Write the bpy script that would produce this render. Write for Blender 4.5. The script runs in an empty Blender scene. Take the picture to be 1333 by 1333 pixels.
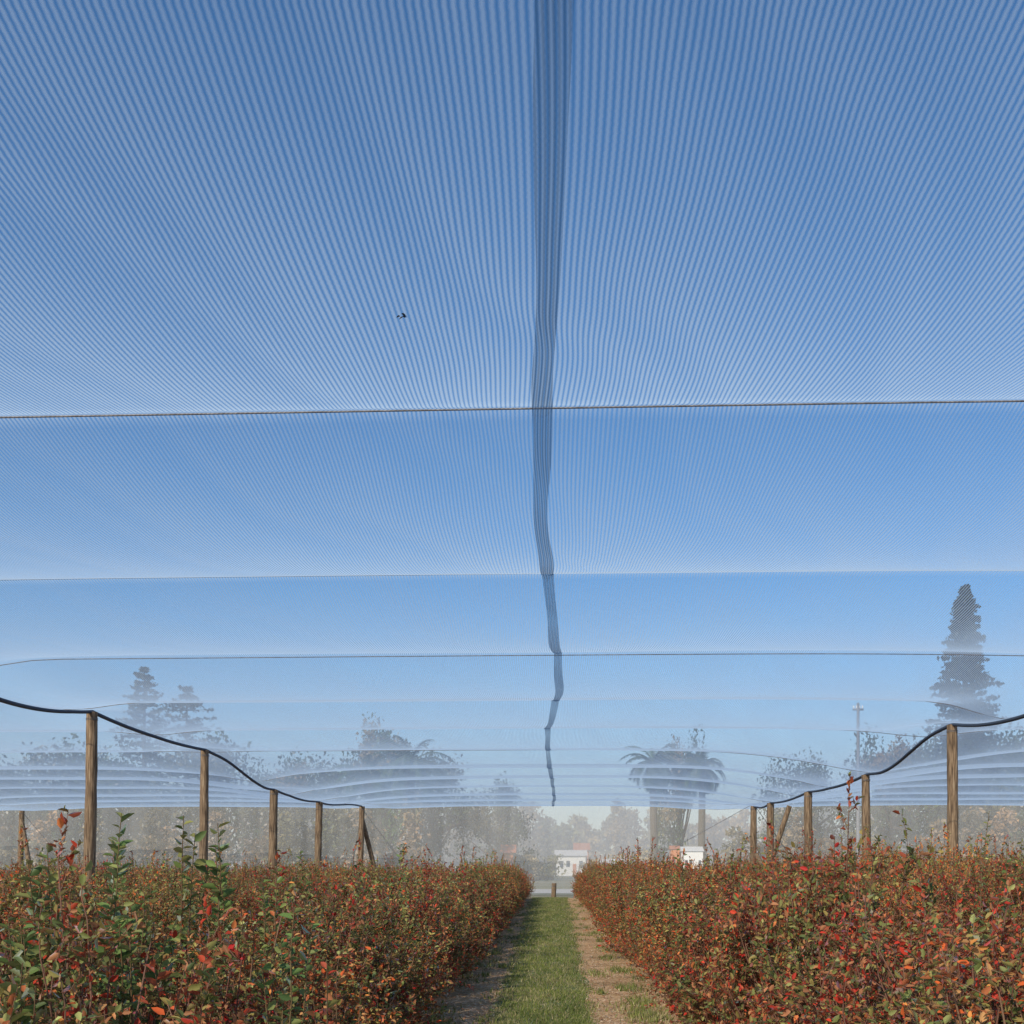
import bpy, math, random
import numpy as np
from mathutils import Vector, Matrix
random.seed(7); rng=np.random.default_rng(7)
sc=bpy.context.scene
COL=sc.collection
EYE=1.6; F=1444.0; VX=718.0; HY=1130.0
def P(x,y,d):   # helper used only to convert measured angles into metres
    return ((x-VX)/F*d, d, EYE+(HY-y)/F*d)

# ---------------------------------------------------------------- helpers
def link(o,parent=None):
    COL.objects.link(o)
    if parent: o.parent=parent
    return o
def empty(name,loc=(0,0,0)):
    e=bpy.data.objects.new(name,None); e.location=loc; e.empty_display_size=.2
    return link(e)
def mesh_np(name,V,Fc,mat,cols=None,smooth=False):
    """V (n,3), Fc list of faces or (m,k) array; cols (n,3) optional"""
    me=bpy.data.meshes.new(name)
    V=np.asarray(V,dtype=np.float32)
    if isinstance(Fc,np.ndarray):
        m,k=Fc.shape
        me.vertices.add(len(V)); me.vertices.foreach_set('co',V.ravel())
        me.loops.add(m*k); me.loops.foreach_set('vertex_index',Fc.astype(np.int32).ravel())
        me.polygons.add(m)
        me.polygons.foreach_set('loop_start',np.arange(0,m*k,k,dtype=np.int32))
        me.polygons.foreach_set('loop_total',np.full(m,k,dtype=np.int32))
        me.update(calc_edges=True)
    else:
        me.from_pydata(V.tolist(),[],[tuple(f) for f in Fc]); me.update()
    if cols is not None:
        a=me.color_attributes.new('tint','FLOAT_COLOR','POINT')
        c=np.ones((len(V),4),dtype=np.float32); c[:,:3]=cols
        a.data.foreach_set('color',c.ravel())
    if smooth: me.polygons.foreach_set('use_smooth',[True]*len(me.polygons))
    if mat: me.materials.append(mat)
    return me
class Acc:
    def __init__(s): s.V=[];s.F=[];s.C=[];s.n=0
    def add(s,V,Fq,C=None):
        V=np.asarray(V,float); s.V.append(V); s.F.append(np.asarray(Fq)+s.n); s.n+=len(V)
        if C is not None:
            C=np.asarray(C,float)
            if C.ndim==1: C=np.tile(C,(len(V),1))
            s.C.append(C)
    def mesh(s,name,mat,smooth=False):
        return mesh_np(name,np.vstack(s.V),np.vstack(s.F),mat,np.vstack(s.C) if s.C else None,smooth)
def tube(pts,rads,seg=6):
    pts=np.asarray(pts,float); n=len(pts)
    rads=np.full(n,rads,float) if np.isscalar(rads) else np.asarray(rads,float)
    tan=np.gradient(pts,axis=0); tan/=np.linalg.norm(tan,axis=1,keepdims=True)+1e-9
    up=np.array([0,0,1.]) if abs(tan[0,2])<.9 else np.array([1.,0,0])
    V=[]
    for i in range(n):
        a=np.cross(up,tan[i]); a/=np.linalg.norm(a)+1e-9; b=np.cross(tan[i],a)
        th=np.arange(seg)*2*math.pi/seg
        V.append(pts[i]+rads[i]*(np.outer(np.cos(th),a)+np.outer(np.sin(th),b)))
    V=np.vstack(V); Fq=[]
    for i in range(n-1):
        for j in range(seg):
            k=(j+1)%seg
            Fq.append((i*seg+j,i*seg+k,(i+1)*seg+k,(i+1)*seg+j))
    return V,np.array(Fq)
def box(c,s):
    x,y,z=c; a,b,h=s[0]/2,s[1]/2,s[2]/2
    V=[(x+i*a,y+j*b,z+k*h) for k in(-1,1) for j in(-1,1) for i in(-1,1)]
    return np.array(V),np.array([(0,2,3,1),(4,5,7,6),(0,1,5,4),(2,6,7,3),(0,4,6,2),(1,3,7,5)])

# ---------------------------------------------------------------- materials
def newmat(name):
    m=bpy.data.materials.new(name); m.use_nodes=True
    nt=m.node_tree; nt.nodes.clear()
    out=nt.nodes.new('ShaderNodeOutputMaterial')
    return m,nt,out
def N(nt,t,**k):
    n=nt.nodes.new(t)
    for a,b in k.items(): setattr(n,a,b)
    return n
def mathn(nt,op,a,b=None):
    n=N(nt,'ShaderNodeMath',operation=op)
    for i,v in enumerate((a,b)):
        if v is None: continue
        if isinstance(v,(int,float)): n.inputs[i].default_value=v
        else: nt.links.new(v,n.inputs[i])
    return n.outputs[0]
def ramp(nt,fac,stops):
    r=N(nt,'ShaderNodeValToRGB'); e=r.color_ramp.elements
    while len(e)<len(stops): e.new(.5)
    for el,(p,c) in zip(e,stops): el.position=p; el.color=(*c,1)
    nt.links.new(fac,r.inputs[0]); return r.outputs[0]
def noise(nt,vec,scale,detail=4,rough=.55):
    n=N(nt,'ShaderNodeTexNoise'); n.inputs['Scale'].default_value=scale
    n.inputs['Detail'].default_value=detail; n.inputs['Roughness'].default_value=rough
    if vec is not None: nt.links.new(vec,n.inputs['Vector'])
    return n.outputs['Fac']
def bump(nt,h,dist,strength=1):
    b=N(nt,'ShaderNodeBump'); b.inputs['Distance'].default_value=dist; b.inputs['Strength'].default_value=strength
    nt.links.new(h,b.inputs['Height']); return b.outputs[0]

def leaf_mat(name,trans=.35,gloss=.12,rough=.45,v0=.85):
    m,nt,out=newmat(name)
    at=N(nt,'ShaderNodeAttribute',attribute_name='tint')
    oi=N(nt,'ShaderNodeObjectInfo')
    hs=N(nt,'ShaderNodeHueSaturation')
    nt.links.new(at.outputs['Color'],hs.inputs['Color'])
    hue=mathn(nt,'ADD',mathn(nt,'MULTIPLY',oi.outputs['Random'],.03),.488)
    val=mathn(nt,'ADD',mathn(nt,'MULTIPLY',oi.outputs['Random'],.35),v0)
    nt.links.new(hue,hs.inputs['Hue']); nt.links.new(val,hs.inputs['Value'])
    d=N(nt,'ShaderNodeBsdfDiffuse'); t=N(nt,'ShaderNodeBsdfTranslucent'); g=N(nt,'ShaderNodeBsdfGlossy')
    g.inputs['Roughness'].default_value=rough; g.inputs['Color'].default_value=(.8,.8,.8,1)
    nt.links.new(hs.outputs[0],d.inputs[0]); nt.links.new(hs.outputs[0],t.inputs[0])
    m1=N(nt,'ShaderNodeMixShader'); m1.inputs[0].default_value=trans
    nt.links.new(d.outputs[0],m1.inputs[1]); nt.links.new(t.outputs[0],m1.inputs[2])
    fr=N(nt,'ShaderNodeFresnel'); fr.inputs[0].default_value=1.4
    m2=N(nt,'ShaderNodeMixShader'); nt.links.new(mathn(nt,'MULTIPLY',fr.outputs[0],gloss*6),m2.inputs[0])
    nt.links.new(m1.outputs[0],m2.inputs[1]); nt.links.new(g.outputs[0],m2.inputs[2])
    nt.links.new(m2.outputs[0],out.inputs[0]); return m
M_leaf=leaf_mat('leaf',.3,.05,v0=1.0); M_tree=leaf_mat('tree_foliage',.25,.04,.6); M_grass=leaf_mat('grass_blades',.35,.04,.5)
M_litter=leaf_mat('straw',.2,.01,.6,v0=1.0)

def simple(name,stops,scale=(1,1,1),ns=8,rough=.8,bd=.0,coord='Object'):
    m,nt,out=newmat(name)
    tc=N(nt,'ShaderNodeTexCoord'); mp=N(nt,'ShaderNodeMapping'); mp.inputs['Scale'].default_value=scale
    nt.links.new(tc.outputs[coord],mp.inputs[0])
    nz=noise(nt,mp.outputs[0],ns)
    p=N(nt,'ShaderNodeBsdfPrincipled'); p.inputs['Roughness'].default_value=rough
    nt.links.new(ramp(nt,nz,stops),p.inputs['Base Color'])
    if bd: nt.links.new(bump(nt,nz,bd),p.inputs['Normal'])
    nt.links.new(p.outputs[0],out.inputs[0]); return m
M_wood=simple('weathered_wood',[(.3,(.05,.03,.017)),(.45,(.16,.105,.06)),(.6,(.29,.2,.12)),(.75,(.42,.33,.22))],(14,14,1.1),2.2,.85,.015)
M_woodend=simple('cut_wood',[(.3,(.2,.15,.1)),(.7,(.4,.32,.22))],(6,6,6),4,.85,.002)
M_wire=simple('steel_wire',[(.3,(.1,.1,.11)),(.7,(.24,.24,.25))],(5,5,5),3,.5)
M_web=simple('seam_webbing',[(.3,(.02,.03,.05)),(.7,(.055,.075,.11))],(9,9,9),3,.7)
M_white=simple('painted_wall',[(.2,(.66,.65,.62)),(.8,(.82,.81,.78))],(1,1,1),1,.7)
M_orange=simple('orange_wall',[(.2,(.45,.15,.04)),(.8,(.6,.22,.06))],(1,1,1),1,.7)
M_roof=simple('roof_tiles',[(.2,(.3,.1,.05)),(.8,(.42,.16,.08))],(1,1,6),2,.8)
M_groof=simple('iron_roof',[(.2,(.45,.45,.44)),(.8,(.6,.6,.58))],(1,1,6),2,.6)
M_glass=simple('window_glass',[(.2,(.02,.025,.03)),(.8,(.05,.06,.07))],(1,1,1),1,.15)

def net_mat(name,period,kmin,kmax,soft,pw,col,trans=.55,weave=True):
    """porous woven net: transmission falls with path length through the threads"""
    m,nt,out=newmat(name)
    g=N(nt,'ShaderNodeNewGeometry'); sx=N(nt,'ShaderNodeSeparateXYZ'); nt.links.new(g.outputs['Position'],sx.inputs[0])
    X,Y=sx.outputs[0],sx.outputs[1]
    M=lambda a,b:mathn(nt,'MULTIPLY',a,b); Ad=lambda a,b:mathn(nt,'ADD',a,b); S=lambda a:mathn(nt,'SINE',a)
    # slow drift of the threads (hand-hung cloth)
    w1=S(Ad(M(X,1.7),M(Y,.9))); w2=S(Ad(M(X,-3.1),Ad(M(Y,1.5),M(w1,1.3)))); w3=S(Ad(M(X,6.3),Ad(M(Y,-2.7),M(w2,1.7))))
    wob=Ad(M(w1,.022),Ad(M(w2,.012),M(w3,.005)))
    ph=M(Ad(X,wob),2*math.pi/period)
    if weave: ph=Ad(ph,M(S(M(Y,2*math.pi/.05)),.14))
    s=Ad(M(S(ph),.5),.5)
    k=Ad(M(s,kmax-kmin),kmin)
    k=M(k,Ad(M(Ad(w2,w3),.08),1))
    dp=N(nt,'ShaderNodeVectorMath',operation='DOT_PRODUCT')
    nt.links.new(g.outputs['Incoming'],dp.inputs[0]); nt.links.new(g.outputs['Normal'],dp.inputs[1])
    c=Ad(mathn(nt,'POWER',mathn(nt,'ABSOLUTE',dp.outputs['Value']),pw),soft)
    op=mathn(nt,'SUBTRACT',1.0,mathn(nt,'EXPONENT',M(mathn(nt,'DIVIDE',k,c),-1.0)))
    d=N(nt,'ShaderNodeBsdfDiffuse'); t=N(nt,'ShaderNodeBsdfTranslucent'); tr=N(nt,'ShaderNodeBsdfTransparent')
    d.inputs[0].default_value=(*col,1); t.inputs[0].default_value=(*col,1)
    m1=N(nt,'ShaderNodeMixShader'); m1.inputs[0].default_value=trans
    nt.links.new(d.outputs[0],m1.inputs[1]); nt.links.new(t.outputs[0],m1.inputs[2])
    m2=N(nt,'ShaderNodeMixShader'); nt.links.new(op,m2.inputs[0])
    nt.links.new(tr.outputs[0],m2.inputs[1]); nt.links.new(m1.outputs[0],m2.inputs[2])
    nt.links.new(m2.outputs[0],out.inputs[0]); return m
M_net=net_mat('shade_net',.034,.03,.35,.03,1.2,(.52,.69,.88),trans=.62)
M_seam=net_mat('net_seam',.02,.25,.7,.3,1,(.05,.11,.22),trans=.5)
M_wall=net_mat('windbreak_net',.05,.26,.46,.2,1,(.72,.72,.69),trans=.3,weave=False)

# ---------------------------------------------------------------- ground
def ground_mat():
    m,nt,out=newmat('field'); g=N(nt,'ShaderNodeNewGeometry')
    a=noise(nt,g.outputs['Position'],.03,5); b=noise(nt,g.outputs['Position'],7,6)
    c1=ramp(nt,a,[(.38,(.12,.14,.06)),(.55,(.27,.25,.17))])
    c2=ramp(nt,b,[(.3,(.6,.6,.6)),(.7,(1.15,1.15,1.1))])
    mx=N(nt,'ShaderNodeMix',data_type='RGBA',blend_type='MULTIPLY'); mx.inputs[0].default_value=1
    nt.links.new(c1,mx.inputs[6]); nt.links.new(c2,mx.inputs[7])
    p=N(nt,'ShaderNodeBsdfPrincipled'); p.inputs['Roughness'].default_value=.95
    nt.links.new(mx.outputs[2],p.inputs['Base Color']); nt.links.new(bump(nt,b,.03),p.inputs['Normal'])
    nt.links.new(p.outputs[0],out.inputs[0]); return m
def soil_mat():
    m,nt,out=newmat('mulch_soil'); g=N(nt,'ShaderNodeNewGeometry')
    a=noise(nt,g.outputs['Position'],1.6,4); b=noise(nt,g.outputs['Position'],30,6,.72)
    c1=ramp(nt,b,[(.25,(.2,.11,.055)),(.42,(.42,.27,.15)),(.57,(.62,.44,.27)),(.75,(.76,.59,.4))])
    c2=ramp(nt,a,[(.35,(.7,.68,.58)),(.62,(1.1,1.05,1))])
    mx=N(nt,'ShaderNodeMix',data_type='RGBA',blend_type='MULTIPLY'); mx.inputs[0].default_value=1
    nt.links.new(c1,mx.inputs[6]); nt.links.new(c2,mx.inputs[7])
    p=N(nt,'ShaderNodeBsdfDiffuse')
    nt.links.new(mx.outputs[2],p.inputs['Color']); nt.links.new(bump(nt,b,.012),p.inputs['Normal'])
    nt.links.new(p.outputs[0],out.inputs[0]); return m
M_ground=ground_mat(); M_soil=soil_mat()
M_path=simple('path_turf',[(.3,(.07,.09,.025)),(.5,(.15,.17,.05)),(.66,(.32,.26,.13))],(1,.6,1),6,.95,.02)
M_road=simple('gravel_road',[(.3,(.3,.3,.29)),(.7,(.42,.41,.39))],(1,1,1),3,.9)
def sheet(name,pts,z,mat):
    me=mesh_np(name,[(x,y,z) for x,y in pts],[tuple(range(len(pts)))],mat)
    return link(bpy.data.objects.new(name,me))
sheet('ground',[(-2500,-300),(2500,-300),(2500,4000),(-2500,4000)],0,M_ground)
sheet('orchard_soil',[(-34,-8),(34,-8),(34,59),(-34,59)],.004,M_soil)
sheet('gravel_road',[(-160,70),(160,70),(160,84),(-160,84)],.008,M_road)
# grass path: wavy outline
L=[];R=[]
for i in range(140):
    y=-6+i*.48
    t=min(max((y-11)/48,0),1)
    L.append((-.62-.38*t+.05*math.sin(y*1.9)+random.uniform(-.05,.05),y))
    R.append((.42+.40*t+.05*math.sin(y*1.3+1)+random.uniform(-.05,.05),y))
V=[];Fc=[]
for i,(l,r) in enumerate(zip(L,R)):
    V+= [(l[0],l[1],.008),(r[0],r[1],.008)]
    if i: Fc.append((2*i-2,2*i-1,2*i+1,2*i))
link(bpy.data.objects.new('grass_path',mesh_np('grass_path',V,Fc,M_path)))

def blades(n,xy,hfun,wid,colfun,lean=.5):
    x,y=xy
    h=hfun(n); ang=rng.uniform(0,2*math.pi,n); la=rng.uniform(0,2*math.pi,n); lm=rng.uniform(0,lean,n)*h
    dx=np.cos(ang)*wid/2; dy=np.sin(ang)*wid/2
    V=np.zeros((n,3,3)); 
    V[:,0]=np.stack([x-dx,y-dy,np.full(n,.006)],1); V[:,1]=np.stack([x+dx,y+dy,np.full(n,.006)],1)
    V[:,2]=np.stack([x+np.cos(la)*lm,y+np.sin(la)*lm,h],1)
    C=np.repeat(colfun(n,x,y),3,axis=0)
    return V.reshape(-1,3),np.arange(n*3).reshape(n,3),C
def grasscol(n,x,y):
    a=np.array([.11,.15,.035]);b=np.array([.29,.31,.085]);c=np.array([.48,.4,.22])
    t=np.clip(.5+.4*np.sin(x*6+np.sin(y*2.1))*np.sin(y*1.3+x*3)+rng.normal(0,.3,n),0,1)[:,None]; r=a*(1-t)+b*t
    dry=rng.random(n)<.2+.2*(np.sin(x*4.1+y*.9)*np.sin(y*1.7)>.2); r[dry]=c*rng.uniform(.5,1.1,(dry.sum(),1)); return r
n=105000
yy=10+ (rng.random(n)**1.7)*50; t=np.clip((yy-11)/48,0,1)
cl=np.sin(yy*3.1)*.04
xx=rng.uniform(0,1,n)*(1.04+.78*t)-(.62+.38*t)+cl+rng.normal(0,.055,n)
keep=(np.sin(xx*5.3+yy*1.1)*np.sin(yy*2.3-xx*3)+rng.normal(0,.5,n))>-.75
xx=xx[keep];yy=yy[keep];t=t[keep]; n=len(xx)
Vb,Fb,Cb=blades(n,(xx,yy),lambda k:rng.uniform(.012,.05,k)*(1+.9*(rng.random(k)<.1)),.012+.012*t,grasscol,1.0)
# weeds on the soil strips
m_=8000; nc=120
cx=np.where(rng.random(nc)<.5,1,-1)*rng.uniform(.6,1.25,nc); cy=10+rng.random(nc)**1.4*45; cw=rng.uniform(.03,.11,nc)
cx[:6]=[1.0,1.1,1.05,1.15,1.0,1.1]; cy[:6]=[11.8,13,14.5,17,19.5,21]; cw[:6]=.10
ci=np.minimum((rng.random(m_)**1.9*nc).astype(int),nc-1)
wx=cx[ci]+rng.normal(0,1,m_)*cw[ci]; wy=cy[ci]+rng.normal(0,2.6,m_)*cw[ci]
V2,F2,C2=blades(m_,(wx,wy),lambda k:rng.uniform(.02,.1,k),.018,grasscol,.9)
A=Acc(); A.add(Vb,Fb,Cb); A.add(V2,F2,C2)
link(bpy.data.objects.new('grass',A.mesh('grass',M_grass)))
# dry straw + fallen leaves litter
n=42000
yy=9+(rng.random(n)**1.6)*48; side=rng.choice([-1,1],n)
xx=np.where(side>0,rng.uniform(.42,1.6,n),rng.uniform(-1.6,-.6,n))
ang=rng.uniform(0,2*math.pi,n); ln=rng.uniform(.02,.12,n); wd=rng.uniform(.004,.014,n)
lf=rng.random(n)<.2; ln[lf]=.05; wd[lf]=.024
u=np.stack([np.cos(ang),np.sin(ang),rng.normal(0,.1,n)],1); v=np.stack([-np.sin(ang),np.cos(ang),rng.normal(0,.1,n)],1)
c=np.stack([xx,yy,rng.uniform(.010,.028,n)],1)
V=np.stack([c-u*ln[:,None]/2,c+v*wd[:,None]/2,c+u*ln[:,None]/2,c-v*wd[:,None]/2],1).reshape(-1,3)
C=np.array([.8,.62,.42])*rng.uniform(.4,1.15,(n,1)); C[lf]=np.array([.45,.2,.09])*rng.uniform(.5,1.2,(lf.sum(),1))
link(bpy.data.objects.new('leaf_litter',mesh_np('leaf_litter',V,np.arange(4*n).reshape(n,4),M_litter,np.repeat(C,4,axis=0))))

# ---------------------------------------------------------------- blueberry bushes
PAL=np.array([(.18,.2,.06),(.11,.14,.05),(.32,.25,.08),(.6,.075,.035),(.34,.085,.042),(.6,.2,.065),(.42,.19,.085),(.34,.34,.12)])
def leaves_at(pos,dirs,size,col,fold=.25,ratio=.52):
    n=len(pos); d=dirs/np.linalg.norm(dirs,axis=1,keepdims=True)
    r=rng.normal(size=(n,3)); r[:,2]+=1.1
    s=np.cross(d,r); s/=np.linalg.norm(s,axis=1,keepdims=True)+1e-9
    nn=np.cross(s,d)
    L_=size[:,None]; W=L_*ratio/2
    p0=pos; p3=pos+d*L_-nn*L_*.12
    a1=pos+d*L_*.33+s*W*.95+nn*W*fold*2; a2=pos+d*L_*.72+s*W*.72+nn*W*fold*1.5-nn*L_*.04
    b1=pos+d*L_*.33-s*W*.95+nn*W*fold*2; b2=pos+d*L_*.72-s*W*.72+nn*W*fold*1.5-nn*L_*.04
    V=np.stack([p0,a1,a2,p3,b2,b1],1).reshape(-1,3)
    i=np.arange(n)[:,None]*6
    Fq=np.vstack([i+np.array([0,1,2,3]),i+np.array([0,3,4,5])])
    return V,Fq,np.repeat(col,6,axis=0)
def bush_mesh(name,H=1.5,W=.85,D=.62,canes=74,lsize=.04,redness=.5,seed=0):
    r=np.random.default_rng(seed)
    A=Acc(); LP=[];LD=[];LS=[];LC=[]
    for i in range(canes):
        a=r.uniform(0,2*math.pi); q=math.sqrt(r.random())
        top=np.array([math.cos(a)*W*q,math.sin(a)*D*q,0]); 
        top[2]=H*(1-.3*q**2.2)*r.uniform(.68,1.03)
        if r.random()<.2: top[2]*=r.uniform(1.06,1.26)
        low=r.random()<.34
        if low: top[2]*=r.uniform(.22,.75); top[0]=math.copysign(W*r.uniform(.6,1.1),top[0])
        base=np.array([top[0]*.3,top[1]*.3,0])
        tt=np.linspace(0,1,6)[:,None]
        mid=base*(1-tt)+top*tt; mid[:,:2]=base[:2]+(top[:2]-base[:2])*(tt**.75)
        mid[1:-1]+=r.normal(0,.025,(4,3))
        v,f=tube(mid,np.linspace(.011,.0035,6),3); A.add(v,f)
        bias=r.random()<redness
        w=np.array([.09,.05,.14,.18,.24,.07,.25,.03]) if bias else np.array([.28,.15,.25,.03,.07,.02,.14,.1])
        w/=w.sum()
        nt_=r.integers(8,13)
        for j in range(nt_):
            u=r.uniform(.22,1.0)**.75; k=u*5; i0=min(int(k),4); fr=k-i0
            st=mid[i0]*(1-fr)+mid[i0+1]*fr
            dr=np.array([r.normal()*.8+st[0]*.5,r.normal()*.8+st[1]*.4,r.uniform(-.2 if low else .2,1.6)]); dr/=np.linalg.norm(dr)
            if j==0: st=mid[-1]; dr=np.array([r.normal()*.2,r.normal()*.2,1.]); 
            ln=r.uniform(.1,.26); en=st+dr*ln; 
            v,f=tube(np.array([st,(st+en)/2+r.normal(0,.008,3),en]),np.array([.003,.0024,.0015]),3); A.add(v,f)
            m=int(ln/.0135)
            t=np.linspace(.12,1,m)[:,None]; p=st*(1-t)+en*t
            ld=r.normal(size=(m,3))*.9+dr*.7; 
            LP.append(p+r.normal(0,.006,(m,3)));LD.append(ld);LS.append(r.uniform(.6,1.3,m)*lsize)
            ci=r.choice(8,m,p=w); c=PAL[ci]*r.uniform(.55,1.3,(m,1)); 
            LC.append(c)
    P_=np.vstack(LP); P_[:,2]=np.maximum(P_[:,2],.05); v,f,c=leaves_at(P_,np.vstack(LD),np.concatenate(LS),np.vstack(LC))
    Vt=np.vstack(A.V); nv=len(Vt)
    allV=np.vstack([Vt,v]); allF=np.vstack([np.vstack(A.F),f+nv])
    cc=np.vstack([np.tile([.28,.15,.1],(nv,1)),c])
    return mesh_np(name,allV,allF,M_leaf,cc)
variants=[bush_mesh('blueberry_bush_%d'%i,seed=20+i,redness=[.28,.55,.7,.42,.85,.45][i],lsize=[.042,.038,.042,.04,.038,.044][i]) for i in range(6)]
nb=0
for s in(-1,1):
  for k in range(7):
    X=s*((1.95 if s<0 else 2.02)+(3.75 if k==1 else 0)+(3.75+3.6*(k-1) if k>1 else 0))
    e=empty('blueberry_bush_row',(X,0,0))
    y=max(2.9,abs(X)/.6-2.0) if k else 3.3
    idx=0
    while y<57.5:
        me=variants[random.choice([0,3,5,1,0,2]) if s<0 else random.choice([1,2,3,4,5])]
        o=bpy.data.objects.new('bush_%d'%idx,me); o.parent=e
        o.location=(random.uniform(-.08,.08),y,0)
        base=.93 if s<0 else 1.02
        if s>0 and k>=1: base=1.18
        if s>0 and k==0 and y>20: base=1.07
        if s<0 and y>22: base=1.03
        if k==0 and y<7: base*=.80+.025*y
        zs=base*random.uniform(.82,1.1)
        xs=random.uniform(.92,1.12)
        if k==0 and y>30: xs*=.93
        o.rotation_euler=(0,0,random.choice([0,math.pi])+random.uniform(-.3,.3))
        o.scale=(xs,random.uniform(.95,1.15),zs)
        COL.objects.link(o); idx+=1; nb+=1
        y+=random.uniform(.8,1.04) if k<3 else random.uniform(.95,1.2)
# taller young shoots with large leaves
def shoot(loc,h,nst,lsize,cols,spread=.12,seed=1):
    r=np.random.default_rng(seed); A=Acc(); LP=[];LD=[];LS=[];LC=[]
    for i in range(nst):
        a=r.uniform(0,6.28); top=np.array([math.cos(a)*spread*r.uniform(.2,1.3),math.sin(a)*spread*.6,h*(1 if i==0 else r.uniform(.85,.98))])
        pts=np.array([top*[t**1.6,t**1.6,t] for t in np.linspace(0,1,8)])+r.normal(0,.006,(8,3))
        v,f=tube(pts,np.linspace(.009,.002,8),4); A.add(v,f,np.array([.2,.13,.07]))
        m=int(h*.5/.026); 
        for j in range(m):
            t=.5+.5*j/m; k=t*7; i0=min(int(k),6); p=pts[i0]*(1-(k-i0))+pts[i0+1]*(k-i0)
            an=j*2.4; LP.append(p); LD.append([math.cos(an),math.sin(an),r.uniform(.2,.9)]); LS.append(lsize*r.uniform(.55,1.15))
            LC.append(np.array(cols[r.integers(len(cols))])*r.uniform(.8,1.2))
    v,f,c=leaves_at(np.array(LP),np.array(LD),np.array(LS),np.array(LC)); A.add(v,f,c)
    o=bpy.data.objects.new('blueberry_shoot',A.mesh('blueberry_shoot',M_leaf)); o.location=loc; link(o)
G=[(.15,.21,.06),(.1,.15,.05),(.23,.24,.08)]
RD=[(.5,.07,.035),(.38,.09,.045),(.22,.2,.06),(.3,.12,.05)]
for (px,py,d,ns,ls,cl) in [(236,1062,6.2,3,.08,G),(292,1072,6.0,3,.08,G),(133,1056,5.6,3,.08,G),(60,1105,5.2,4,.075,G),(45,1190,4.2,6,.075,G),(100,1150,5,4,.06,RD),
        (170,1178,4.6,6,.075,G),(20,1250,3.7,6,.08,G),(330,1150,6.5,4,.055,RD),(1075,1088,7.5,5,.055,RD),(1268,1056,9,1,.04,G),(1020,1115,8,3,.05,RD),
        (520,1100,12,3,.06,G),(1205,1100,9,4,.05,RD),(410,1108,10,3,.06,G),(470,1112,10,3,.06,G),(960,1135,7.5,4,.05,RD),(250,1230,4.2,5,.065,RD),(370,1180,4.8,4,.06,G),(430,1250,4.6,4,.055,RD),(1150,1150,6,3,.05,G),(1300,1105,6,2,.045,G),(180,1120,6.5,3,.07,G),(350,1128,7,3,.06,G),
        (560,1112,14,3,.055,RD),(620,1118,22,3,.06,G),(820,1112,18,3,.05,RD),(880,1105,14,3,.05,G),(1110,1085,10,3,.05,G)]:
    x,y,z=P(px,py,d); shoot((x,y,0),z,ns,ls,cl,.12,seed=int(px))

# ---------------------------------------------------------------- netting canopy
NC=8.3; NP=4.75; YEND=NC+NP*11; SK=.04
ROWL,ROWR=-9.9,9.1
BAY=19.0
posts={-1:[8.0,16.1,23.9,31.7,39.6,47.3,57.9],1:[10.0,17.6,25.2,32.1,39.3,46.1,50.0]}
sagn={i:random.uniform(.19,.27) for i in range(-6,14)}
def smooth(t): t=np.clip(t,0,1); return t*t*(3-2*t)
def post_h(y,left):
    a,b=(33,39) if left else (26,31)
    hi=3.43 if left else 3.32
    v=hi-.56*smooth((y-a)/(b-a)); 
    return v+.42*smooth((y-47)/9)
def span_sag(y,left):
    pl=np.array(posts[-1 if left else 1]); y=np.asarray(y,float)
    i=np.clip(np.searchsorted(pl,y)-1,0,5); t=np.clip((y-pl[i])/(pl[i+1]-pl[i]),0,1)
    return 4*t*(1-t)*np.where(i<2,.34,.10)
def net_z(x,y):
    x=np.asarray(x,float); y=np.asarray(y,float)
    q=y+SK*x; k=np.floor((q-NC)/NP).astype(int); t=(q-NC)/NP-k
    sg=np.vectorize(lambda i:sagn.get(int(i),.16))(k)
    sg=sg*(1+.07*np.sin(x*.3+k*1.7)+.02*np.sin(x*1.3+k))
    u=(x-ROWL)/BAY; near=(u-np.round(u))*BAY
    left=(np.round(u).astype(int)%2==0)
    sg=sg*(1-.95*np.exp(-(near/1.1)**2))
    z=3.45+.03*np.sin(k*2.1)*(1-np.exp(-(near/2)**2))-sg*4*t*(1-t)
    z=z+.008*np.sin(x*.8+y*.3)*(4*t*(1-t))
    ph=np.where(left,post_h(y,True),post_h(y,False)); ss=np.where(left,span_sag(y,True),span_sag(y,False))
    w=np.exp(-(np.abs(near)/2.6)**1.5)
    z=z-(3.45-ph)*w-ss*np.exp(-(near/.9)**2)
    return z+EYE
net=empty('shade_net_canopy')
def span(c): return np.concatenate([c+np.arange(-3.2,3.3,.2)])
xs=np.unique(np.round(np.concatenate([np.arange(-67,66.5,.5)]+[span(ROWL+BAY*i) for i in range(-3,4)]),3))
qs=np.concatenate([NC+NP*(k+np.linspace(0,1,29)[:-1]) for k in range(-3,11)]+[[YEND]])
XX,QQ=np.meshgrid(xs,qs); YY=QQ-SK*XX; ZZ=net_z(XX,YY+1e-6)
nx,ny=len(xs),len(qs)
V=np.stack([XX,YY,ZZ],-1).reshape(-1,3)
I=np.arange(nx*ny).reshape(ny,nx)
Fq=np.stack([I[:-1,:-1],I[:-1,1:],I[1:,1:],I[1:,:-1]],-1).reshape(-1,4)
link(bpy.data.objects.new('netting',mesh_np('netting',V,Fq,M_net,smooth=True)),net)
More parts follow.
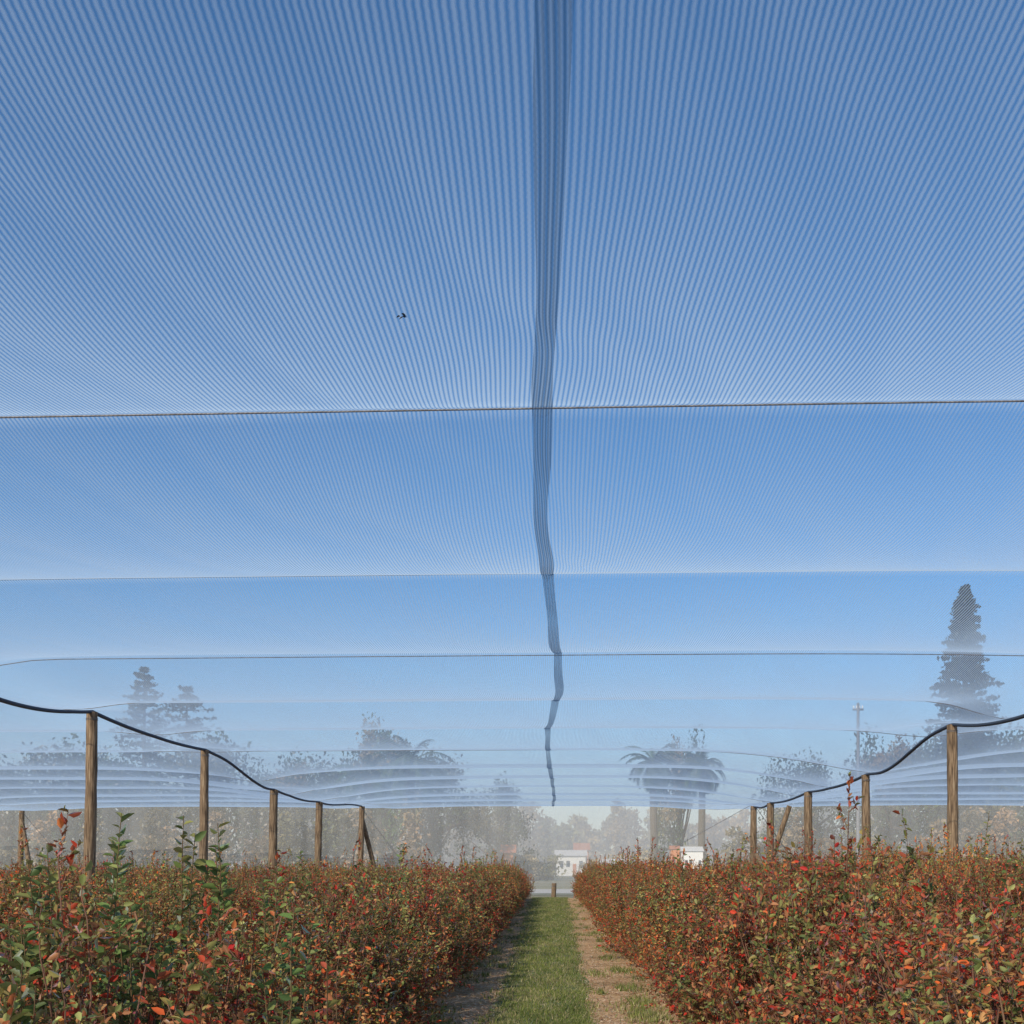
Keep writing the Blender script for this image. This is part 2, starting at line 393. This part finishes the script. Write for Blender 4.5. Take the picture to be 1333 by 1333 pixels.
# overlap seam down the middle
sy=[-6,4.4,6.4,8.3,10,13.1,17.5,20,24,26,32,45,52,61]; sx_=[.05,.014,-.035,-.07,-.10,-.035,.10,.14,.03,-.10,-.10,.06,.13,.05]
ys=np.concatenate([NC+NP*(k+np.linspace(0,1,29)[:-1]) for k in range(-3,11)]+[[YEND]])
ker=np.exp(-np.linspace(-2,2,13)**2); ker/=ker.sum()
xc=np.convolve(np.pad(np.interp(ys,sy,sx_),6,mode='edge'),ker,'valid')+.008*np.sin(ys*2.3)
w=.070+.007*np.sin(ys*1.7)
V=[];Fc=[]
for i in range(len(ys)):
    for j,s in enumerate((-1,0,1)):
        x=xc[i]+s*w[i]; V.append((x,ys[i],float(net_z(x,ys[i]))-.012-.01*(j==1)))
    if i:
        b=(i-1)*3; Fc+=[(b,b+1,b+4,b+3),(b+1,b+2,b+5,b+4)]
link(bpy.data.objects.new('centre_seam',mesh_np('centre_seam',V,Fc,M_seam,smooth=True)),net)
# cross wires
A=Acc()
for k in range(-3,12):
    x=np.arange(-66,66,.5); y=NC+NP*k-SK*x
    z=net_z(x,y+1e-4)-.008
    v,f=tube(np.stack([x,y,z],1),.0075,5); A.add(v,f)
link(bpy.data.objects.new('cross_wires',A.mesh('cross_wires',M_wire)),net)
# row cables / webbing along post rows
A=Acc()
for X,key in((ROWL,-1),(ROWR,1),(ROWL-BAY,1),(ROWR+BAY,-1)):
    yv=np.arange(0.2,posts[key][-1]+.1,.3)
    v,f=tube(np.stack([np.full(len(yv),X),yv,net_z(np.full(len(yv),X),yv)-.05],1),.042,6); A.add(v,f)
link(bpy.data.objects.new('edge_webbing',A.mesh('edge_webbing',M_web)),net)
# snagged leaf in netting
v,f,c=leaves_at(np.array([(-.86,6.4,float(net_z(-.86,6.4))-.01)]*4)+rng.normal(0,.008,(4,3)),rng.normal(size=(4,3)),np.array([.05,.04,.03,.03]),np.tile([.02,.02,.02],(4,1)))
link(bpy.data.objects.new('snagged_leaf',mesh_np('snagged_leaf',v,f,M_leaf,c)),net)

# windbreak wall net at the far end
def wall_net(name,p0,p1,h):
    nx_,nz=120,8; V=[];Fc=[]
    for i in range(nx_+1):
        t=i/nx_
        for j in range(nz+1):
            s=j/nz; x=p0[0]+(p1[0]-p0[0])*t; y=p0[1]+(p1[1]-p0[1])*t
            V.append((x,y+.12*math.sin(x*.9)*math.sin(s*3.1)+.05*math.sin(x*3+s*4),.05+s*h(x)))
            if i and j:
                b=i*(nz+1)+j; Fc.append((b,b-1,b-nz-2,b-nz-1))
    return link(bpy.data.objects.new(name,mesh_np(name,V,Fc,M_wall,smooth=True)))
wall_net('windbreak_net',(-60,64.5),(60,64.5),lambda x:5.3+.05*math.cos(x*.66))
# ---------------------------------------------------------------- posts
def post_mesh(A,B,h,r0,r1,lean=(0,0),base=(0,0,0),seed=0):
    r=np.random.default_rng(abs(int(seed))); n=14; seg=14
    pts=[(base[0]+lean[0]*t+.012*math.sin(t*5+seed),base[1]+lean[1]*t,base[2]-.3+(h+.3)*t) for t in np.linspace(0,1,n)]
    rr=np.linspace(r0,r1,n)*(1+r.normal(0,.025,n))
    v,f=tube(pts,rr,seg); v=v+r.normal(0,.002,v.shape); A.add(v,f)
    top=v[-seg:]; c=top.mean(0)+[0,0,.015]
    rim=(top-c)*.86+c
    tv=np.vstack([top,rim,c[None]]); fl=[(j,(j+1)%seg,seg+(j+1)%seg,seg+j) for j in range(seg)]+[(seg+j,seg+(j+1)%seg,2*seg,2*seg) for j in range(seg)]
    B.append((tv,fl))
def make_post(loc,h,r0=.135,r1=.115,lean=(0,0),braces=(),name='wooden_post',seed=0):
    e=empty(name,loc); A=Acc(); B=[]
    post_mesh(A,B,h,r0,r1,lean,seed=seed)
    link(bpy.data.objects.new('shaft',A.mesh('shaft',M_wood,True)),e)
    tv,fl=B[0]; fl=[tuple(dict.fromkeys(q)) for q in fl]
    link(bpy.data.objects.new('cut_top',mesh_np('cut_top',tv,fl,M_woodend)),e)
    A=Acc()   # wire wraps and staple
    for z in(h-.14,h-.17):
        th=np.linspace(0,2*math.pi,17); v,f=tube(np.stack([lean[0]*z/h+np.cos(th)*(r1+.008),lean[1]*z/h+np.sin(th)*(r1+.008),np.full(17,z)],1),.005,4); A.add(v,f)
    link(bpy.data.objects.new('wire_wrap',A.mesh('wire_wrap',M_wire)),e)
    for bi,(foot,top) in enumerate(braces):
        v,f=tube([foot,[(a+b)/2 for a,b in zip(foot,top)],top],[r0*.8,r0*.78,r0*.72],10)
        A=Acc(); A.add(v,f)
        link(bpy.data.objects.new('brace_%d'%bi,A.mesh('brace',M_wood,True)),e)
    return e
for X,key in((ROWL,-1),(ROWR,1),(ROWL-BAY,1),(ROWR+BAY,-1)):
    pl=list(posts[key])
    if X<-20: pl=pl[:-2]+[53.5,60.5]
    for i,y in enumerate(pl):
        h=float(net_z(X,y))-.06
        br=[]
        ln=(.1,0) if X<0 else (0,0)
        if i==6:
            if X<-20: br=[((1.1,-.5,-.2),(.12,-.06,h*.9))]
            elif X<0: br=[((1.0,1.3,-.2),(.1,.12,h*.86))]
            else: br=[((.35,.3,.4),(1.55,-.35,h-.02)),((1.1,-1.6,-.1),(.1,-.1,h*.5))]
        if y<9: ln=(0,0)
        make_post((X-ln[0],y,0),h,.135 if i<4 else .16,.115 if i<4 else .14,ln,br,seed=i+abs(int(X)))
# guy wires at end posts
A=Acc()
for a,b in [((ROWL,57.9,4.7),(ROWL+3.2,60,.1)),((ROWL,57.9,4.7),(ROWL-1.5,62,.1)),((ROWR,50,4.5),(ROWR-3.2,53,2.6)),((ROWR,50,4.5),(ROWR+4,54,.1)),((ROWL-BAY,60.5,4.7),(ROWL-BAY+3,62.5,.1))]:
    v,f=tube([a,b],.013,5); A.add(v,f)
link(bpy.data.objects.new('guy_wires',A.mesh('guy_wires',M_wire)))
# small marker stump at end of path
x,y,z=P(721,1150,60); make_post((x,y,0),.78,.14,.13,name='marker_stump',seed=3)

# ---------------------------------------------------------------- distant trees
def foliage(A,cent,rad,n,size,col,jit=.3,shell=.55):
    d=rng.normal(size=(n,3)); d/=np.linalg.norm(d,axis=1,keepdims=True)
    q=(shell+(1-shell)*rng.random(n))[:,None]*rng.choice([1,1,1,1.12],n)[:,None]
    p=np.asarray(cent)+d*q*np.asarray(rad)
    s=size*rng.uniform(.5,1.3,n)[:,None]
    u=rng.normal(size=(n,3)); u/=np.linalg.norm(u,axis=1,keepdims=True); v=np.cross(u,rng.normal(size=(n,3))); v/=np.linalg.norm(v,axis=1,keepdims=True)
    V=np.stack([p-u*s*.5,p+v*s*.3,p+u*s*.5,p-v*s*.3],1).reshape(-1,3)
    C=np.asarray(col)*rng.uniform(1-jit,1+jit,(n,1))
    A.add(V,np.arange(4*n).reshape(n,4),np.repeat(C,4,axis=0))
def trunk(A,h,r,limbs):
    c=np.array([.09,.065,.05])
    v,f=tube([(0,0,-.3),(.05,0,h*.3),(.0,.05,h*.65),(0,0,h)],[r*1.25,r,r*.7,r*.25],8); A.add(v,f,c)
    for (z0,e) in limbs:
        m=[(0+e[0])*.45,(e[1])*.45,z0+(e[2]-z0)*.4]
        v,f=tube([(0,0,z0),m,e],[r*.45,r*.28,r*.08],5); A.add(v,f,c)
def broad_mesh(name,h,w,cols,n=2600,size=.35,seed=0):
    global rng; old=rng; rng=np.random.default_rng(seed); A=Acc(); cl=[];limbs=[]
    for i in range(26):
        a=rng.uniform(0,6.28); q=rng.uniform(.1,1); z=h*rng.uniform(.15,.93); ww=w/2*math.sqrt(max(.05,1-((z/h-.45)/.55)**2))
        c=(math.cos(a)*q*ww,math.sin(a)*q*ww,z); cl.append(c); limbs.append((h*rng.uniform(.1,.5),c))
    trunk(A,h*.8,h*.03,limbs)
    for c in cl:
        k=cols[rng.integers(len(cols))]
        r=w*rng.uniform(.11,.19); foliage(A,c,(r,r,r*rng.uniform(.7,1.2)),n//26,size,np.array(k)*rng.uniform(.7,1.25),shell=.25)
    rng=old; return A.mesh(name,M_tree)
def conifer_mesh(name,h,prof,col,per=34,size=.5,step=.5,seed=0):
    global rng; old=rng; rng=np.random.default_rng(seed); A=Acc()
    v,f=tube([(0,0,-.3),(0,0,h*.5),(0,0,h)],[h*.02,h*.012,.05],8); A.add(v,f,np.array([.07,.05,.04]))
    z=h*.08
    while z<h:
        R_=np.interp(z/h,[p[0] for p in prof],[p[1] for p in prof])*rng.uniform(.75,1.15)
        nb_=7
        for b in range(nb_):
            a=rng.uniform(0,6.28); r_=R_*rng.uniform(.6,1.12); e=(math.cos(a)*r_,math.sin(a)*r_,z+rng.uniform(-.1,.35)*r_)
            v,f=tube([(0,0,z),e],[.07,.02],3); A.add(v,f,np.array([.07,.05,.04]))
            for t in(.45,.75,1):
                c=(e[0]*t,e[1]*t,z+(e[2]-z)*t)
                foliage(A,c,(.28*R_**.5+.15,.28*R_**.5+.15,.28),per//3,size,np.array(col)*rng.uniform(.6,1.3),shell=.1)
        z+=step*rng.uniform(.7,1.2)
    rng=old; return A.mesh(name,M_tree)
def palm_mesh(name,h,fr,nf=46,seed=0):
    global rng; old=rng; rng=np.random.default_rng(seed); A=Acc()
    v,f=tube([(0,0,-.3),(.1,0,h*.4),(0,0,h*.8),(0,0,h)],[.4,.34,.32,.5],10); A.add(v,f,np.array([.13,.1,.07]))
    for i in range(nf):
        a=rng.uniform(0,6.28); el=math.radians(rng.uniform(-25,80)); Lf=fr*rng.uniform(.75,1.12)
        d=np.array([math.cos(a),math.sin(a)]); p=np.array([0,0,h],float); pts=[p.copy()]
        ee=el
        for s in range(9):
            p=p+np.array([d[0]*math.cos(ee),d[1]*math.cos(ee),math.sin(ee)])*Lf/9; ee-=math.radians(9+5*math.cos(el)); pts.append(p.copy())
        pts=np.array(pts); v,f=tube(pts,np.linspace(.05,.015,10),3); col=np.array([.06,.09,.035])*rng.uniform(.6,1.5); A.add(v,f,col)
        side=np.array([-d[1],d[0],0])
        t=np.repeat(np.linspace(.1,1,42),2); k=t*9; i0=np.minimum(k.astype(int),8); fr_=(k-i0)[:,None]
        b=pts[i0]*(1-fr_)+pts[i0+1]*fr_; tan=pts[i0+1]-pts[i0]; tan/=np.linalg.norm(tan,axis=1,keepdims=True)
        sg=np.tile([1,-1],42)[:,None]; ll=(.75*np.sin(np.clip(t,.06,.97)*math.pi)**.5)[:,None]
        tip=b+side*sg*ll*.8+tan*ll*.5+np.array([0,0,-.35])*ll+rng.normal(0,.05,b.shape)
        V=np.stack([b-tan*.05,b+tan*.05,tip],1).reshape(-1,3)
        n=len(b); F3=np.arange(3*n).reshape(n,3); F4=np.hstack([F3,F3[:,2:]])
        A.add(V,F4,np.tile(col,(3*n,1)))
    rng=old
    V=np.vstack(A.V); C=np.vstack(A.C); Fl=[tuple(dict.fromkeys(q)) for q in np.vstack(A.F).tolist()]
    return mesh_np(name,V,Fl,M_tree,C)
def put(me,name,loc,s=1,rz=0,sz=None):
    o=bpy.data.objects.new(name,me); o.location=loc; o.scale=(s,s,sz or s); o.rotation_euler=(0,0,rz); return link(o)
GR=[(.05,.08,.03),(.07,.095,.035),(.04,.06,.025)]
AU=[(.34,.25,.14),(.28,.2,.11),(.2,.19,.09),(.4,.26,.12)]
MIX=GR+[(.24,.17,.09),(.16,.15,.07)]
def at(px,d): return (px-VX)/F*d
def hh(py,d): return EYE+(HY-py)/F*d
# tall conifer right
D=112; H=hh(766,D)
prof=[(0,2.6),(.3,3.1),(.55,3.0),(.66,2.9),(.72,2.2),(.76,2.0),(.8,1.8),(.86,1.3),(.92,1.05),(.96,.8),(1,.25)]
put(conifer_mesh('tall_conifer',H,prof,(.02,.033,.018),60,.5,.45,3),'conifer_tree',(at(1256,D),D,0))
D=125
put(conifer_mesh('pine',hh(868,D),[(0,3.6),(.4,4.6),(.7,3.2),(.85,1.7),(1,.3)],(.045,.065,.04),34,.5,.9,5),'pine_tree',(at(188,D),D,0))
put(conifer_mesh('pine2',hh(888,D),[(0,5.4),(.4,6.2),(.7,4.7),(.85,2.7),(1,.4)],(.05,.065,.04),30,.5,1.0,6),'pine_tree',(at(228,D),D+4,0))
# broadleaf trees
b1=broad_mesh('broad_a',12,13,GR,7000,.4,seed=1); b2=broad_mesh('broad_b',10,12,GR+[(.1,.09,.04)],6500,.38,seed=2); b3=broad_mesh('broad_c',11,9,MIX,6000,.36,seed=3)
for px,py,me,h0,d in [(20,985,b1,12,110),(90,972,b2,10,112),(160,975,b1,12,116),(285,965,b2,10,116),(375,985,b3,11,114),(495,928,b3,11,125),(560,985,b2,10,130),
        (440,980,b1,12,128),(650,1020,b2,10,150),(884,948,b3,11,112),(1060,982,b1,12,118),(1160,950,b3,11,122),(1215,965,b2,10,120),(1300,940,b1,12,115),(1385,950,b2,10,110),(-60,980,b1,12,110)]:
    H=hh(py,d); s=H/h0*1.02; wd_={884:.5,495:.62}.get(px,random.uniform(.75,.9)); put(me,'broadleaf_tree',(at(px,d),d,0),s*wd_,random.uniform(0,6),s)
# palms
D=98; pm=palm_mesh('date_palm',hh(990,D)-.5,4.6,44,4)
put(pm,'date_palm',(at(535,D),D,0)); put(pm,'date_palm',(at(480,D+3),D+3,0),.92,1.3)
D=100; pm2=palm_mesh('date_palm_b',hh(990,D)-.3,3.3,38,9); put(pm2,'date_palm',(at(850,D),D,0)); put(pm2,'date_palm',(at(918,D),D+2,0),.97,2)
# shelter belts of autumn trees (each belt one merged object)
def belt(name,x0,x1,step,d0,dj,tops,R,sz,nper,gap=None):
    A=Acc(); x=x0
    while x<x1:
        x+=step*random.uniform(.7,1.3)
        if gap and gap[0]<x<gap[1]: continue
        d=d0+random.uniform(-dj,dj); h=hh(random.choice(tops),d)
        tone=random.uniform(.5,1.35); base=random.choice(AU+GR[:2]+AU); RR=R*random.uniform(.7,1.35)
        for k in range(8):
            z=h*(.04+.92*(k+.5)/8); r=RR*(1.05-.7*(k/8)**1.7)*random.uniform(.75,1.2)
            col=(np.array(base)*.75+.25*np.array(random.choice(AU)))*tone*random.uniform(.8,1.2)
            foliage(A,(x+random.uniform(-.35,.35)*R,d+random.uniform(-.5,.5)*R,z),(r,r,h*.1),nper,sz,col,shell=.1)
        v,f=tube([(x,d,0),(x+random.uniform(-.3,.3),d,h*.9)],[R*.1,R*.03],4); A.add(v,f,np.array([.12,.09,.07]))
    link(bpy.data.objects.new(name,A.mesh(name,M_tree)))
belt('distant_hedge_trees',-75,75,1.5,92,3.5,[1090,1065,1075,1055,1095,1050,1105],1.9,.4,130,gap=(-10.5,15))
belt('distant_shrubs',-14,18,1.3,150,8,[1122,1112,1125,1105,1118],2.0,.45,60,gap=(.6,4.8))
belt('distant_treeline',-170,170,4.6,300,14,[1046,1052,1038,1062,1072,1042,1060],5.6,1.3,190)
# utility pole
def upole(px,py,d):
    H=hh(py,d); e=empty('utility_pole',(at(px,d),d,0)); A=Acc()
    v,f=tube([(0,0,-.2),(0,0,H/2),(0,0,H)],[.17,.14,.1],10); A.add(v,f)
    v,f=box((0,0,H-.5),(.8,.12,.14)); A.add(v,f)
    link(bpy.data.objects.new('pole',A.mesh('pole',M_wire)),e)
    A=Acc()
    for sx in(-.34,-.12,.12,.34):
        v,f=tube([(sx,0,H-.42),(sx,0,H-.3),(sx,0,H-.2)],[.03,.06,.03],8); A.add(v,f)
    link(bpy.data.objects.new('insulators',A.mesh('insulators',M_white)),e)
upole(1117,915,84); 
# houses
def house(px,d,w,h,dp,wall,roof,rk=.3,o=.4,name='small_house'):
    e=empty(name,(at(px,d),d,0)); 
    def part(n,v,f,m): link(bpy.data.objects.new(n,mesh_np(n,v,[tuple(q) for q in f],m)),e)
    v,f=box((0,0,h/2),(w,dp,h)); part('walls',v,f,wall)
    rh=h*rk
    V=[(-w/2-o,-dp/2-o,h+.003),(w/2+o,-dp/2-o,h+.003),(w/2+o,dp/2+o,h+.003),(-w/2-o,dp/2+o,h+.003),(-w/2-o,0,h+rh),(w/2+o,0,h+rh)]
    part('roof',V,[(0,1,5,4),(2,3,4,5),(0,4,3),(1,2,5),(3,2,1,0)],roof)
    for i,fx in enumerate((-.32,-.1,.34)):
        v,f=box((w*fx,-dp/2-.01,h*.6),(w*.12,.1,h*.3)); part('window_%d'%i,v,f,M_glass)
    v,f=box((w*.12,-dp/2-.01,h*.3),(w*.12,.1,h*.6)); part('door',v,f,M_orange)
house(743,230,6.0,4.1,6,M_white,M_groof); house(757,240,2.8,5.4,6,M_orange,M_roof); house(662,140,1.2,3.5,3,M_orange,M_roof)
house(900,94,1.7,3.0,2,M_white,M_groof,.14,.1,'garden_shed'); house(878,95,.7,3.2,1.5,M_orange,M_roof,.1,.1,'garden_shed'); house(800,135,2.8,2.1,3,M_white,M_groof)
# low morning mist lying over the field behind the orchard
m,nt,out=newmat('morning_mist'); vs=N(nt,'ShaderNodeVolumeScatter'); vs.inputs['Color'].default_value=(.93,.95,.98,1)
vs.inputs['Density'].default_value=.0042; vs.inputs['Anisotropy'].default_value=0.0
nt.links.new(vs.outputs[0],out.inputs['Volume'])
v,f=box((0,242,11.5),(700,324,22.9)); link(bpy.data.objects.new('mist',mesh_np('mist',v,[tuple(q) for q in f],m)))

# ---------------------------------------------------------------- light
el=math.radians(35); sd=Vector((-.50,-.866,0)).normalized(); sd=Vector((sd.x*math.cos(el),sd.y*math.cos(el),math.sin(el)))
w=bpy.data.worlds.new('World'); sc.world=w; w.use_nodes=True; nt=w.node_tree; nt.nodes.clear()
sk=N(nt,'ShaderNodeTexSky',sky_type='NISHITA'); sk.sun_disc=False; sk.sun_elevation=el; sk.sun_rotation=math.atan2(sd.x,sd.y)
sk.air_density=1.0; sk.dust_density=.4; sk.ozone_density=4
hs=N(nt,'ShaderNodeHueSaturation'); hs.inputs['Saturation'].default_value=1.22; nt.links.new(sk.outputs[0],hs.inputs['Color'])
bg=N(nt,'ShaderNodeBackground'); bg.inputs[1].default_value=.135; wo=N(nt,'ShaderNodeOutputWorld')
nt.links.new(hs.outputs[0],bg.inputs[0]); nt.links.new(bg.outputs[0],wo.inputs[0])
sl=bpy.data.lights.new('sun','SUN'); sl.energy=5; sl.angle=math.radians(.5); sl.color=(1,.90,.74)
so=bpy.data.objects.new('sun',sl); so.rotation_euler=sd.to_track_quat('Z','Y').to_euler(); link(so)
# ---------------------------------------------------------------- camera
cd=bpy.data.cameras.new('camera'); cd.sensor_width=36; cd.lens=F/1333*36; cd.clip_end=6000; cd.clip_start=.05
cd.shift_x=-(VX-666.5)/1333; cd.shift_y=(HY-666.5)/1333
co=bpy.data.objects.new('camera',cd); co.location=(0,0,EYE); co.rotation_euler=(math.pi/2,0,0); link(co); sc.camera=co
sc.view_settings.view_transform='Standard'; sc.view_settings.look='None'; sc.view_settings.exposure=0
print('bushes',nb)
